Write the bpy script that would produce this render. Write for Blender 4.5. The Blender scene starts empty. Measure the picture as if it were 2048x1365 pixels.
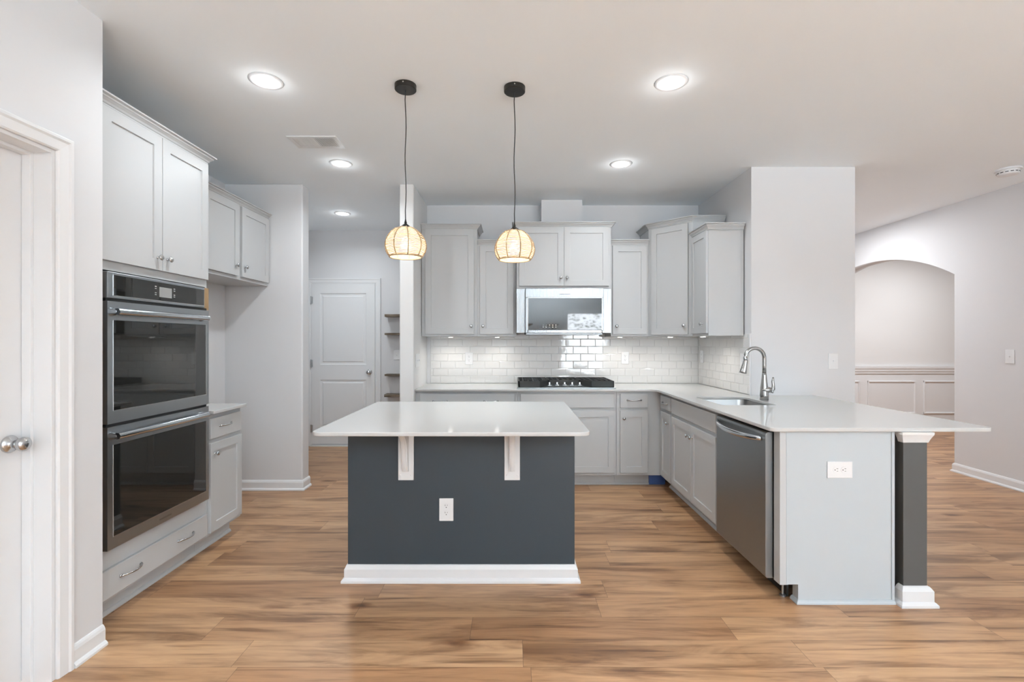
import bpy, bmesh, math, random
from mathutils import Vector, Matrix
random.seed(7)
PI = math.pi
sc = bpy.context.scene
COL = sc.collection

# ------------------------------------------------------------------ camera, world, exposure
EYE = 1.361
cam_d = bpy.data.cameras.new('camera')
cam_d.sensor_width = 36.0
cam_d.lens = 955.0 / 2048.0 * 36.0
cam_d.clip_start = 0.05
cam = bpy.data.objects.new('camera', cam_d)
cam.location = (0, 0, EYE)
cam.rotation_euler = (PI / 2, 0, 0)
COL.objects.link(cam)
sc.camera = cam
sc.view_settings.view_transform = 'Standard'
sc.view_settings.look = 'None'
sc.view_settings.gamma = 1.0
sc.view_settings.exposure = 0.64
sc.cycles.use_denoising = True
sc.cycles.max_bounces = 10
sc.cycles.diffuse_bounces = 6
sc.cycles.glossy_bounces = 5
sc.cycles.sample_clamp_indirect = 6.0
sc.cycles.caustics_reflective = False
sc.cycles.caustics_refractive = False

SKY = 14.0          # overcast daylight outside the windows
DOWNLIGHT = 6.1   # watts per recessed ceiling light
PENDANT = 6.5
PUCK = 0.8
DINING, PASSAGE = 30.0, 22.0
ADDED_UPLIGHT = 205.0      # added uplighters behind the camera, unseen, to brighten the ceiling

wd = bpy.data.worlds.new('overcast_sky')
sc.world = wd
wd.use_nodes = True
bg = wd.node_tree.nodes['Background']
bg.inputs['Color'].default_value = (0.86, 0.93, 1.0, 1)
bg.inputs['Strength'].default_value = SKY

def portal(x, y, z, w, h, rot):
    l = bpy.data.lights.new('window_daylight', 'AREA')
    l.shape = 'RECTANGLE'; l.size = w; l.size_y = h
    l.cycles.is_portal = True
    o = bpy.data.objects.new('window_daylight', l)
    o.location = (x, y, z); o.rotation_euler = rot
    COL.objects.link(o)

# ------------------------------------------------------------------ key dimensions (metres)
CEIL = 2.797
XL, XLF, XR = -1.835, -2.62, 4.61       # near left wall, recessed left wall, right wall
YREAR = -5.0
YB = 5.053                              # kitchen back wall
XBL, XBR = -0.899, 1.972                # kitchen alcove sides
YP = 4.36                               # pantry wall front
YH = 6.2                                # hall back wall
YK = 3.935                              # front of the wall block right of the sink
XK = 2.827
YD = 7.56                               # dining room far wall
CT = 0.914                              # counter top height
W1 = (1.60, 2.95, 0.36, 2.22)           # rear window: x0, x1, z0, z1
W2 = (-4.1, -2.7, 0.06, 2.25)           # added right wall patio door, unseen, for daylight: y0, y1, z0, z1
W3 = (-4.2, -3.1, 0.36, 2.25)           # added left wall window, unseen, to light the right run
portal((W1[0]+W1[1])/2, YREAR-0.02, (W1[2]+W1[3])/2, W1[1]-W1[0], W1[3]-W1[2], (PI/2, 0, 0))
portal(XL-0.10, (W3[0]+W3[1])/2, (W3[2]+W3[3])/2, W3[1]-W3[0], W3[3]-W3[2], (PI/2, 0, -PI/2))
for w in (W2,): portal(XR+0.10, (w[0]+w[1])/2, (w[2]+w[3])/2, w[1]-w[0], w[3]-w[2], (PI/2, 0, PI/2))

# ------------------------------------------------------------------ materials
def mat(name, col, rough=0.5, metal=0.0, spec=0.5, coat=0.0, emit=None, estr=0.0):
    m = bpy.data.materials.new(name); m.use_nodes = True
    b = m.node_tree.nodes['Principled BSDF']
    b.inputs['Base Color'].default_value = (*col, 1)
    b.inputs['Roughness'].default_value = rough
    b.inputs['Metallic'].default_value = metal
    b.inputs['Specular IOR Level'].default_value = spec
    b.inputs['Coat Weight'].default_value = coat
    if emit:
        b.inputs['Emission Color'].default_value = (*emit, 1)
        b.inputs['Emission Strength'].default_value = estr
    return m

class NT:
    def __init__(s, m): s.t = m.node_tree; s.n = s.t.nodes; s.l = s.t.links; s.b = s.n['Principled BSDF']
    def new(s, typ, **kw):
        n = s.n.new(typ)
        for k, v in kw.items(): setattr(n, k, v)
        return n
    def put(s, sock, v):
        if hasattr(v, 'is_linked') or isinstance(v, bpy.types.NodeSocket): s.l.new(v, sock)
        else: sock.default_value = v
    def math(s, op, a, b=None, c=None):
        n = s.new('ShaderNodeMath', operation=op)
        s.put(n.inputs[0], a)
        if b is not None: s.put(n.inputs[1], b)
        if c is not None: s.put(n.inputs[2], c)
        return n.outputs[0]
    def vec(s, x, y, z):
        n = s.new('ShaderNodeCombineXYZ')
        for i, v in enumerate((x, y, z)): s.put(n.inputs[i], v)
        return n.outputs[0]
    def noise(s, v, scale, detail=2.0, rough=0.5, dist=0.0):
        n = s.new('ShaderNodeTexNoise')
        s.put(n.inputs['Vector'], v); n.inputs['Scale'].default_value = scale
        n.inputs['Detail'].default_value = detail; n.inputs['Roughness'].default_value = rough
        n.inputs['Distortion'].default_value = dist
        return n.outputs['Fac']
    def ramp(s, f, pts):
        n = s.new('ShaderNodeValToRGB'); e = n.color_ramp.elements
        while len(e) < len(pts): e.new(0.5)
        for i, (p, c) in enumerate(pts):
            e[i].position = p; e[i].color = (*c, 1) if len(c) == 3 else c
        s.put(n.inputs[0], f)
        return n.outputs[0]
    def mix(s, f, a, b, blend='MIX'):
        n = s.new('ShaderNodeMix', data_type='RGBA', blend_type=blend)
        s.put(n.inputs[0], f); s.put(n.inputs[6], a); s.put(n.inputs[7], b)
        return n.outputs[2]
    def bump(s, h, strength, dist=0.001):
        n = s.new('ShaderNodeBump'); n.inputs['Strength'].default_value = strength
        n.inputs['Distance'].default_value = dist
        s.put(n.inputs['Height'], h); s.l.new(n.outputs[0], s.b.inputs['Normal'])

def painted(name, col, rough=0.55, bump=0.08, scale=260):
    m = mat(name, col, rough, spec=0.35); t = NT(m)
    g = t.new('ShaderNodeNewGeometry')
    t.bump(t.noise(g.outputs['Position'], scale, 2), bump, 0.0006)
    f = t.noise(g.outputs['Position'], 1.3, 2)
    t.l.new(t.mix(f, (*[c * 0.985 for c in col], 1), (*[min(1, c * 1.015) for c in col], 1)), t.b.inputs['Base Color'])
    return m

def steel(name, col, rough=0.26, axis='x'):
    m = mat(name, col, rough, metal=1.0); t = NT(m)
    tc = t.new('ShaderNodeTexCoord')
    mp = t.new('ShaderNodeMapping')
    mp.inputs['Scale'].default_value = {'x': (3, 900, 900), 'y': (900, 3, 900), 'z': (900, 900, 3)}[axis]
    t.l.new(tc.outputs['Object'], mp.inputs['Vector'])
    f = t.noise(mp.outputs[0], 1.0, 2)
    t.bump(f, 0.018, 0.0004)
    r = t.new('ShaderNodeMapRange'); r.inputs[3].default_value = rough - 0.05; r.inputs[4].default_value = rough + 0.07
    t.l.new(f, r.inputs[0]); t.l.new(r.outputs[0], t.b.inputs['Roughness'])
    return m

M = {}
M['wall'] = painted('wall_paint', (0.68, 0.68, 0.692), 0.6)
M['wall_white'] = painted('white_wall_paint', (0.74, 0.735, 0.73), 0.55)
M['ceiling'] = painted('ceiling_paint', (0.90, 0.945, 0.98), 0.8, 0.12, 180)
M['trim'] = painted('trim_paint', (0.76, 0.765, 0.775), 0.32, 0.02)
M['cab'] = painted('cabinet_paint', (0.500, 0.505, 0.51), 0.36, 0.02)
M['cab_end'] = painted('end_panel_paint', (0.48, 0.515, 0.54), 0.36, 0.02)
M['dark'] = painted('charcoal_paint', (0.025, 0.031, 0.037), 0.5, 0.10, 200)
M['dark_warm'] = painted('warm_charcoal_paint', (0.066, 0.063, 0.060), 0.5, 0.10, 200)
M['quartz'] = painted('white_quartz', (0.55, 0.545, 0.54), 0.10, 0.0)
M['steel'] = steel('brushed_steel', (0.42, 0.445, 0.465), 0.32, 'x')
M['steel_dw'] = steel('brushed_steel_dishwasher', (0.315, 0.335, 0.35), 0.36, 'x')
M['steel_v'] = steel('brushed_steel_vertical', (0.25, 0.255, 0.26), 0.26, 'z')
M['sink'] = steel('sink_steel', (0.34, 0.34, 0.34), 0.33, 'y')
M['nickel'] = mat('brushed_nickel', (0.55, 0.56, 0.57), 0.22, 1.0)
M['faucet'] = mat('faucet_steel', (0.42, 0.42, 0.415), 0.22, 1.0)
M['chrome'] = mat('polished_handle_steel', (0.62, 0.655, 0.69), 0.15, 1.0)
M['glass_black'] = mat('black_oven_glass', (0.014, 0.014, 0.013), 0.03, 0.0, 0.65, 0.0)
M['glass_edge'] = mat('bright_glass_edge', (0.75, 0.74, 0.72), 0.2, 1.0)
M['display'] = mat('grey_display_glass', (0.30, 0.30, 0.295), 0.08)
M['black'] = mat('black_plastic', (0.012, 0.012, 0.012), 0.45)
M['grey_print'] = mat('pale_key_print', (0.55, 0.55, 0.54), 0.5)
M['iron'] = painted('cast_iron', (0.030, 0.031, 0.030), 0.62, 0.3, 400)
M['plate'] = mat('white_plastic_plate', (0.78, 0.785, 0.795), 0.3)
M['slot'] = mat('outlet_slot_dark', (0.05, 0.05, 0.05), 0.6)
M['raw_wood'] = painted('raw_cabinet_edge', (0.33, 0.215, 0.115), 0.7, 0.1)
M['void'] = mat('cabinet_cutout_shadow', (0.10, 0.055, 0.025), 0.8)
M['film'] = mat('blue_toe_board', (0.055, 0.11, 0.30), 0.4)
M['bronze'] = mat('dark_bronze_metal', (0.030, 0.028, 0.025), 0.38, 0.6)
M['cord'] = mat('black_cord', (0.02, 0.02, 0.02), 0.6)
M['bulb'] = mat('warm_bulb', (1, 0.9, 0.7), 0.3, emit=(1.0, 0.88, 0.66), estr=30)
M['led'] = mat('led_lens', (1, 1, 1), 0.4, emit=(1.0, 0.97, 0.92), estr=7.0)
M['grey_louver'] = mat('grey_vent_slots', (0.35, 0.35, 0.34), 0.6)

def wood_floor():
    m = mat('plank_floor', (0.4, 0.25, 0.15), 0.33, spec=0.45); t = NT(m)
    g = t.new('ShaderNodeNewGeometry'); sp = t.new('ShaderNodeSeparateXYZ')
    t.l.new(g.outputs['Position'], sp.inputs[0])
    x, y = sp.outputs[0], sp.outputs[1]
    yy = t.math('DIVIDE', t.math('SUBTRACT', y, 1.991 - 1.8), 0.18)
    row = t.math('FLOOR', yy)
    wr = t.new('ShaderNodeTexWhiteNoise', noise_dimensions='1D'); t.put(wr.inputs['W'], row)
    xx = t.math('DIVIDE', t.math('ADD', x, t.math('MULTIPLY', wr.outputs['Value'], 7.0)), 1.22)
    pl = t.math('FLOOR', xx)
    wn = t.new('ShaderNodeTexWhiteNoise', noise_dimensions='2D'); t.put(wn.inputs['Vector'], t.vec(row, pl, 0.0))
    r1 = wn.outputs['Value']
    sc3 = t.new('ShaderNodeSeparateColor'); t.l.new(wn.outputs['Color'], sc3.inputs[0])
    ox = t.math('MULTIPLY', r1, 37.0); oy = t.math('MULTIPLY', sc3.outputs[1], 53.0)
    # wide soft cathedral streaks, finer grain, and a few knots
    v1 = t.vec(t.math('ADD', t.math('MULTIPLY', x, 1.05), ox), t.math('ADD', t.math('MULTIPLY', y, 8.0), oy), 0.0)
    s1 = t.noise(v1, 1.0, 5, 0.60, 1.1)
    v2 = t.vec(t.math('ADD', t.math('MULTIPLY', x, 3.4), ox), t.math('ADD', t.math('MULTIPLY', y, 52.0), oy), 3.0)
    s2 = t.noise(v2, 1.0, 5, 0.6, 0.3)
    v4 = t.vec(t.math('ADD', t.math('MULTIPLY', x, 1.1), oy), t.math('ADD', t.math('MULTIPLY', y, 24.0), ox), 5.0)
    s4 = t.noise(v4, 1.0, 3, 0.5, 0.9)
    base = t.ramp(r1, [(0.0, (0.350, 0.190, 0.099)), (0.3, (0.440, 0.254, 0.137)), (0.65, (0.490, 0.300, 0.170)), (1.0, (0.375, 0.209, 0.109))])
    k1 = t.ramp(s1, [(0.30, (0.42, 0.35, 0.31)), (0.40, (0.68, 0.62, 0.57)), (0.50, (0.98, 0.96, 0.94)), (0.64, (1.18, 1.17, 1.14))])
    c = t.mix(1.0, base, k1, 'MULTIPLY')
    k2 = t.ramp(s2, [(0.30, (0.70, 0.65, 0.61)), (0.5, (1.0, 1.0, 1.0)), (0.75, (1.10, 1.09, 1.07))])
    c = t.mix(0.8, c, k2, 'MULTIPLY')
    k4 = t.ramp(s4, [(0.30, (0.36, 0.28, 0.23)), (0.40, (1, 1, 1))])
    c = t.mix(0.75, c, k4, 'MULTIPLY')
    vo = t.new('ShaderNodeTexVoronoi'); vo.inputs['Scale'].default_value = 1.0
    wob = t.noise(t.vec(t.math('MULTIPLY', x, 6.0), t.math('MULTIPLY', y, 14.0), 0.0), 1.0, 3)
    t.put(vo.inputs['Vector'], t.vec(t.math('ADD', t.math('MULTIPLY', x, 1.9), t.math('MULTIPLY', wob, 0.25)), t.math('ADD', t.math('MULTIPLY', y, 6.0), t.math('MULTIPLY', wob, 0.35)), 0.0))
    kn = t.ramp(vo.outputs['Distance'], [(0.04, (0.16, 0.10, 0.07)), (0.09, (0.45, 0.33, 0.25)), (0.21, (1, 1, 1))])
    vc = t.new('ShaderNodeSeparateColor'); t.l.new(vo.outputs['Color'], vc.inputs[0])
    c = t.mix(t.math('MULTIPLY', t.math('GREATER_THAN', vc.outputs[0], 0.62), 0.9), c, t.mix(1.0, c, kn, 'MULTIPLY'))
    fy = t.math('FRACT', yy); fx = t.math('FRACT', xx)
    ey = t.math('MINIMUM', fy, t.math('SUBTRACT', 1.0, fy)); ex = t.math('MINIMUM', fx, t.math('SUBTRACT', 1.0, fx))
    seam = t.math('MAXIMUM', t.math('LESS_THAN', ey, 0.006), t.math('LESS_THAN', ex, 0.0010))
    c = t.mix(t.math('MULTIPLY', seam, 0.62), c, (0.09, 0.05, 0.03, 1))
    t.l.new(c, t.b.inputs['Base Color'])
    rr = t.new('ShaderNodeMapRange'); rr.inputs[3].default_value = 0.29; rr.inputs[4].default_value = 0.42
    t.l.new(s2, rr.inputs[0]); t.l.new(rr.outputs[0], t.b.inputs['Roughness'])
    t.bump(t.math('SUBTRACT', t.math('MULTIPLY', s2, 0.25), seam), 0.12, 0.001)
    return m
M['floor'] = wood_floor()

def shelf_wood():
    m = mat('dark_stained_board', (0.12, 0.08, 0.05), 0.5); t = NT(m)
    tc = t.new('ShaderNodeTexCoord'); mp = t.new('ShaderNodeMapping')
    mp.inputs['Scale'].default_value = (5, 60, 60); t.l.new(tc.outputs['Object'], mp.inputs[0])
    f = t.noise(mp.outputs[0], 1, 5, 0.6, 0.5)
    t.l.new(t.ramp(f, [(0.35, (0.035, 0.024, 0.016)), (0.5, (0.13, 0.09, 0.055)), (0.68, (0.27, 0.23, 0.18))]), t.b.inputs['Base Color'])
    return m
M['shelf'] = shelf_wood()

def rope(name, col):
    m = mat(name, col, 0.8); t = NT(m)
    g = t.new('ShaderNodeNewGeometry')
    f = t.noise(g.outputs['Position'], 420, 2)
    t.l.new(t.mix(f, (*[c * 0.7 for c in col], 1), (*[min(1, c * 1.2) for c in col], 1)), t.b.inputs['Base Color'])
    t.bump(f, 0.5, 0.002)
    t.b.inputs['Transmission Weight'].default_value = 0.0
    return m
def liner_mat():
    m = bpy.data.materials.new('cream_woven_rope'); m.use_nodes = True
    nt = m.node_tree; nt.nodes.clear(); N = nt.nodes.new
    o = N('ShaderNodeOutputMaterial'); d = N('ShaderNodeBsdfDiffuse'); tl = N('ShaderNodeBsdfTranslucent'); tp = N('ShaderNodeBsdfTransparent')
    d.inputs[0].default_value = (0.80, 0.70, 0.54, 1); tl.inputs[0].default_value = (0.82, 0.72, 0.54, 1)
    m1 = N('ShaderNodeMixShader'); m1.inputs[0].default_value = 0.5; m2 = N('ShaderNodeMixShader'); m2.inputs[0].default_value = 0.07
    nt.links.new(d.outputs[0], m1.inputs[1]); nt.links.new(tl.outputs[0], m1.inputs[2])
    nt.links.new(m1.outputs[0], m2.inputs[1]); nt.links.new(tp.outputs[0], m2.inputs[2]); nt.links.new(m2.outputs[0], o.inputs[0])
    return m
M['liner'] = liner_mat()
M['rope_rib'] = rope('tan_rope_rib', (0.46, 0.34, 0.23))

def tile_mat():
    m = mat('white_glazed_tile', (0.72, 0.715, 0.705), 0.06, spec=0.8); t = NT(m)
    g = t.new('ShaderNodeNewGeometry')
    t.bump(t.noise(g.outputs['Position'], 22, 2), 0.10, 0.004)
    return m
M['tile'] = tile_mat()
M['grout'] = mat('pale_grout', (0.74, 0.735, 0.725), 0.8)

def pane_mat():
    m = bpy.data.materials.new('window_pane'); m.use_nodes = True
    nt = m.node_tree; nt.nodes.clear()
    o = nt.nodes.new('ShaderNodeOutputMaterial'); mx = nt.nodes.new('ShaderNodeMixShader')
    tr = nt.nodes.new('ShaderNodeBsdfTransparent'); gl = nt.nodes.new('ShaderNodeBsdfGlossy')
    gl.inputs['Roughness'].default_value = 0.0
    fr = nt.nodes.new('ShaderNodeFresnel'); fr.inputs[0].default_value = 1.45
    nt.links.new(fr.outputs[0], mx.inputs[0]); nt.links.new(tr.outputs[0], mx.inputs[1]); nt.links.new(gl.outputs[0], mx.inputs[2])
    nt.links.new(mx.outputs[0], o.inputs[0])
    return m
M['pane'] = pane_mat()
M['leaf'] = painted('leaf_green', (0.17, 0.19, 0.14), 0.6, 0)
M['bark'] = painted('grey_bark', (0.18, 0.15, 0.12), 0.8, 0.4, 60)
M['ground'] = painted('pale_bounce_ground', (0.58, 0.57, 0.55), 0.9, 0.2, 30)  # unseen ground made pale to bounce sky light onto the ceiling

# ------------------------------------------------------------------ mesh helpers
def link(name, bm, m, parent=None, loc=None, rotz=0, smooth=False, bevel=0.0, seg=2, mats=None):
    bmesh.ops.recalc_face_normals(bm, faces=bm.faces)
    me = bpy.data.meshes.new(name); bm.to_mesh(me); bm.free()
    o = bpy.data.objects.new(name, me); COL.objects.link(o)
    for x in (mats or [m]): me.materials.append(M[x])
    if smooth:
        for p in me.polygons: p.use_smooth = True
    if parent: o.parent = parent
    if loc: o.location = loc
    o.rotation_euler[2] = rotz
    if bevel:
        b = o.modifiers.new('edge', 'BEVEL'); b.width = bevel; b.segments = seg; b.limit_method = 'ANGLE'; b.angle_limit = 0.7
    return o

def box(bm, x0, x1, y0, y1, z0, z1, mi=0):
    vs = [bm.verts.new(p) for p in ((x0,y0,z0),(x1,y0,z0),(x1,y1,z0),(x0,y1,z0),(x0,y0,z1),(x1,y0,z1),(x1,y1,z1),(x0,y1,z1))]
    for f in ((0,3,2,1),(4,5,6,7),(0,1,5,4),(1,2,6,5),(2,3,7,6),(3,0,4,7)):
        bm.faces.new([vs[i] for i in f]).material_index = mi
    return vs

def B(*bs):
    bm = bmesh.new()
    for b in bs: box(bm, *b)
    return bm

def prism(bm, pts, z0, z1):
    a = [bm.verts.new((x, y, z0)) for x, y in pts]; b = [bm.verts.new((x, y, z1)) for x, y in pts]
    bm.faces.new(a); bm.faces.new(b)
    n = len(pts)
    for i in range(n): bm.faces.new((a[i], a[(i+1) % n], b[(i+1) % n], b[i]))

def lathe(bm, prof, n=24, mtx=None, caps=True):
    rings = []
    for r, z in prof:
        rings.append([bm.verts.new((r*math.cos(2*PI*i/n), r*math.sin(2*PI*i/n), z)) for i in range(n)])
    for a, b in zip(rings, rings[1:]):
        for i in range(n): bm.faces.new((a[i], a[(i+1) % n], b[(i+1) % n], b[i]))
    if caps:
        bm.faces.new(rings[0]); bm.faces.new(rings[-1])
    if mtx is not None:
        bmesh.ops.transform(bm, matrix=mtx, verts=[v for rg in rings for v in rg])

def tube(bm, pts, rad, n=10, flat=1.0, closed=False, up=Vector((0, 0, 1))):
    P = [Vector(p) for p in pts]; k = len(P)
    rads = rad if isinstance(rad, (list, tuple)) else [rad]*k
    rings = []
    for i in range(k):
        if closed: d = P[(i+1) % k] - P[i-1]
        else: d = P[min(i+1, k-1)] - P[max(i-1, 0)]
        d.normalize()
        u = up if abs(d.dot(up)) < 0.95 else Vector((0, 1, 0))
        s = d.cross(u).normalized(); t = s.cross(d).normalized()
        rings.append([bm.verts.new(P[i] + s*rads[i]*math.cos(2*PI*j/n) + t*rads[i]*flat*math.sin(2*PI*j/n)) for j in range(n)])
    rg = list(zip(rings, rings[1:])) + ([(rings[-1], rings[0])] if closed else [])
    for a, b in rg:
        for j in range(n): bm.faces.new((a[j], a[(j+1) % n], b[(j+1) % n], b[j]))
    if not closed:
        bm.faces.new(rings[0]); bm.faces.new(rings[-1])

def sweep(bm, path, prof, f):
    """closed profile [(outward d, c)] swept along an open 2D path, mitred; outward is on the right of travel; f maps (a, b, c) to 3D"""
    P = [Vector(p) for p in path]; n = len(P); rings = []
    for i in range(n):
        d0 = (P[i]-P[i-1]).normalized() if i > 0 else None
        d1 = (P[i+1]-P[i]).normalized() if i < n-1 else None
        n0 = Vector((d0.y, -d0.x)) if d0 else None; n1 = Vector((d1.y, -d1.x)) if d1 else None
        if n0 is None: mv = n1
        elif n1 is None: mv = n0
        else: mv = (n0+n1) / (1 + n0.dot(n1))
        rings.append([bm.verts.new(f(P[i].x+mv.x*d, P[i].y+mv.y*d, c)) for d, c in prof])
    k = len(prof)
    for a, b in zip(rings, rings[1:]):
        for j in range(k): bm.faces.new((a[j], a[(j+1) % k], b[(j+1) % k], b[j]))
    bm.faces.new(rings[0]); bm.faces.new(rings[-1])
XYZ = lambda a, b, c: (a, b, c)

def outline(name, loops, z0, z1, m, f=None, bevel=0.0):
    """extruded 2D outline with holes, through a filled curve; f maps (a, b, c) to 3D"""
    cu = bpy.data.curves.new(name, 'CURVE'); cu.dimensions = '2D'; cu.fill_mode = 'BOTH'
    for lp in loops:
        s = cu.splines.new('POLY'); s.points.add(len(lp)-1); s.use_cyclic_u = True
        for q, (a, b) in zip(s.points, lp): q.co = (a, b, 0, 1)
    cu.extrude = (z1-z0)/2 - bevel
    cu.bevel_depth = bevel; cu.bevel_resolution = 2; cu.offset = -bevel
    co = bpy.data.objects.new(name+'_c', cu); COL.objects.link(co)
    dg = bpy.context.evaluated_depsgraph_get()
    me = bpy.data.meshes.new_from_object(co.evaluated_get(dg))
    bpy.data.objects.remove(co); bpy.data.curves.remove(cu)
    bm = bmesh.new(); bm.from_mesh(me); bpy.data.meshes.remove(me)
    bmesh.ops.remove_doubles(bm, verts=bm.verts, dist=1e-5)
    for v in bm.verts:
        v.co.z += (z0+z1)/2
        if f: v.co = f(*v.co)
    return link(name, bm, m)

def rounded(pts, rs, n=6):
    out = []
    k = len(pts)
    for i, (p, r) in enumerate(zip(pts, rs)):
        p = Vector(p)
        if r <= 0: out.append(tuple(p)); continue
        a = (Vector(pts[i-1])-p).normalized(); b = (Vector(pts[(i+1) % k])-p).normalized()
        for j in range(n+1):
            t = j/n; q0 = p+a*r; q1 = p+b*r
            out.append(tuple(q0*(1-t)**2 + p*2*t*(1-t) + q1*t*t))
    return out

def tag(o, label, cat, group=None):
    o['label'] = label; o['category'] = cat
    if group: o['group'] = group
    return o
def thing(name, loc, label, cat, group=None, rotz=0):
    o = bpy.data.objects.new(name, None); o.empty_display_size = 0.1; COL.objects.link(o)
    o.location = loc; o.rotation_euler[2] = rotz
    return tag(o, label, cat, group)
def struct(o): o['kind'] = 'structure'; return o
def copy_tree(o, parent=None):
    c = o.copy(); COL.objects.link(c)
    if parent: c.parent = parent
    for ch in list(o.children): copy_tree(ch, c)
    return c

# ------------------------------------------------------------------ the room shell
T = 0.15
struct(link('floor', B((-3.2, 9.4, YREAR-0.2, 8.2, -0.12, 0.0)), 'floor'))
struct(link('ceiling', B((-3.2, 9.4, YREAR-0.2, 8.2, CEIL, CEIL+0.12)), 'ceiling'))
yz = lambda x0: (lambda a, b, c: (x0+c, a, b))
DY0, DY1, DZ = 1.10, 1.917, 2.125
o = outline('wall_left', [[(YREAR, 0), (DY0, 0), (DY0, DZ), (DY1, DZ), (DY1, 0), (2.14, 0), (2.14, CEIL), (YREAR, CEIL)], [(W3[0], W3[2]), (W3[1], W3[2]), (W3[1], W3[3]), (W3[0], W3[3])]], -T, 0, 'wall', yz(XL)); struct(o)
struct(link('wall_left_return', B((-2.77, XL-T-0.0005, 2.0, 2.14, 0, CEIL)), 'wall'))
struct(link('wall_left_recess', B((XLF-T, XLF, 2.1405, YP-0.0005, 0, CEIL)), 'wall'))
struct(link('wall_pantry', B((-2.77, -1.913, YP, 4.50, 0, CEIL)), 'wall', bevel=0.012, seg=3))
struct(link('wall_hall_left', B((-2.92, -2.7705, 4.30, YH+T, 0, CEIL)), 'wall'))
struct(link('wall_hall_back', B((-2.77, -1.0275, YH, YH+T, 0, CEIL)), 'wall'))
struct(link('wall_hall_right', B((-1.027, XBL, YP, YH+T, 0, CEIL)), 'wall_white', bevel=0.010, seg=3))
struct(link('wall_back', B((XBL+0.0005, XBR-0.0005, YB, YB+T, 0, CEIL)), 'wall'))
struct(link('wall_block', B((XBR, XK, YK, YD+T, 0, CEIL)), 'wall'))
arch = []
Y0A, Y1A, ZS, RISE = 4.975, 7.265, 2.058, 0.314
hc = (Y1A-Y0A)/2; RA = (hc*hc+RISE*RISE)/(2*RISE); th = math.asin(hc/RA)
for i in range(33):
    a = -th + 2*th*i/32
    arch.append(((Y0A+Y1A)/2 + RA*math.sin(a), ZS+RISE-RA + RA*math.cos(a)))
o = outline('wall_right', [[(YREAR, 0), (Y0A, 0)] + arch + [(Y1A, 0), (YD, 0), (YD, CEIL), (YREAR, CEIL)],
    *[[(w[0], w[2]), (w[1], w[2]), (w[1], w[3]), (w[0], w[3])] for w in (W2,)]], 0, 0.18, 'wall', yz(XR)); struct(o)
xz = lambda y0: (lambda a, b, c: (a, y0+c, b))
o = outline('wall_rear', [[(XL-T, 0), (XR+0.18, 0), (XR+0.18, CEIL), (XL-T, CEIL)]] +
    [[(w[0], w[2]), (w[1], w[2]), (w[1], w[3]), (w[0], w[3])] for w in (W1,)], -T, -0.0005, 'wall', xz(YREAR)); struct(o)
o = struct(link('wall_dining', B((XK+0.0005, 9.2, YD+0.0005, YD+T, 0, CEIL)), 'wall_white'))
struct(link('wall_dining_right', B((9.2, 9.35, 3.7, YD+T, 0, CEIL)), 'wall_white'))
struct(link('wall_dining_front', B((XR+0.181, 9.199, 3.7, 3.85, 0, CEIL)), 'wall_white'))

# wainscot of the dining room: chair rail, panel boxes, lower skirt
bm = B((XK+0.001, 9.19, YD-0.006, YD, 0.0, 0.85))
sweep(bm, [(9.19, YD-0.006), (XK+0.001, YD-0.006)][::-1], [(0, 0.842), (0.012, 0.842), (0.016, 0.87), (0.024, 0.885), (0.024, 0.905), (0.034, 0.93), (0.036, 0.961), (0, 0.961)], XYZ)
o = struct(link('trim_1', bm, 'trim'))
bm = bmesh.new()
pf = [(0, 0), (0, 0.008), (0.008, 0.016), (0.020, 0.014), (0.026, 0.005), (0.026, 0)]
x = 5.624 - 0.883*3
while x + 0.76 < 9.1:
    if x > XK+0.05:
        z0, z1, x1 = 0.209, 0.732, x+0.76
        for (ax, az, bx, bz) in ((x, z0, x1, z0), (x1, z0, x1, z1), (x1, z1, x, z1), (x, z1, x, z0)):
            sweep(bm, [(bx, bz), (ax, az)], pf, lambda a, b, c: (a, YD-0.006-c, b))
    x += 0.883
struct(link('trim_2', bm, 'trim'))

# baseboards
BP = [(0, 0), (0.026, 0), (0.026, 0.010), (0.020, 0.018), (0.014, 0.022), (0.014, 0.070), (0.010, 0.082), (0.005, 0.090), (0, 0.092)]
def baseboard(name, path):
    bm = bmesh.new(); sweep(bm, path, BP, XYZ); struct(link(name, bm, 'trim'))
baseboard('baseboard_left', [(XL, 2.139), (XL, 1.982)][::-1])
baseboard('baseboard_left_rear', [(XL, YREAR+0.001), (XL, 1.03)])
baseboard('baseboard_pantry', [(XLF+0.001, YP), (-1.913, YP), (-1.913, 4.499)])
baseboard('baseboard_hall', [(-1.70, YH), (-1.028, YH)])
baseboard('baseboard_hall_right', [(-1.027, YH-0.001), (-1.027, YP), (XBL, YP)])
baseboard('baseboard_block', [(2.17, YK), (XK, YK), (XK, YD-0.05)])
baseboard('baseboard_right', [(XR+0.18, Y0A), (XR, Y0A), (XR, W2[1]+0.1)])
baseboard('baseboard_dining', [(XK+0.03, YD-0.006), (9.15, YD-0.006)])

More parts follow.
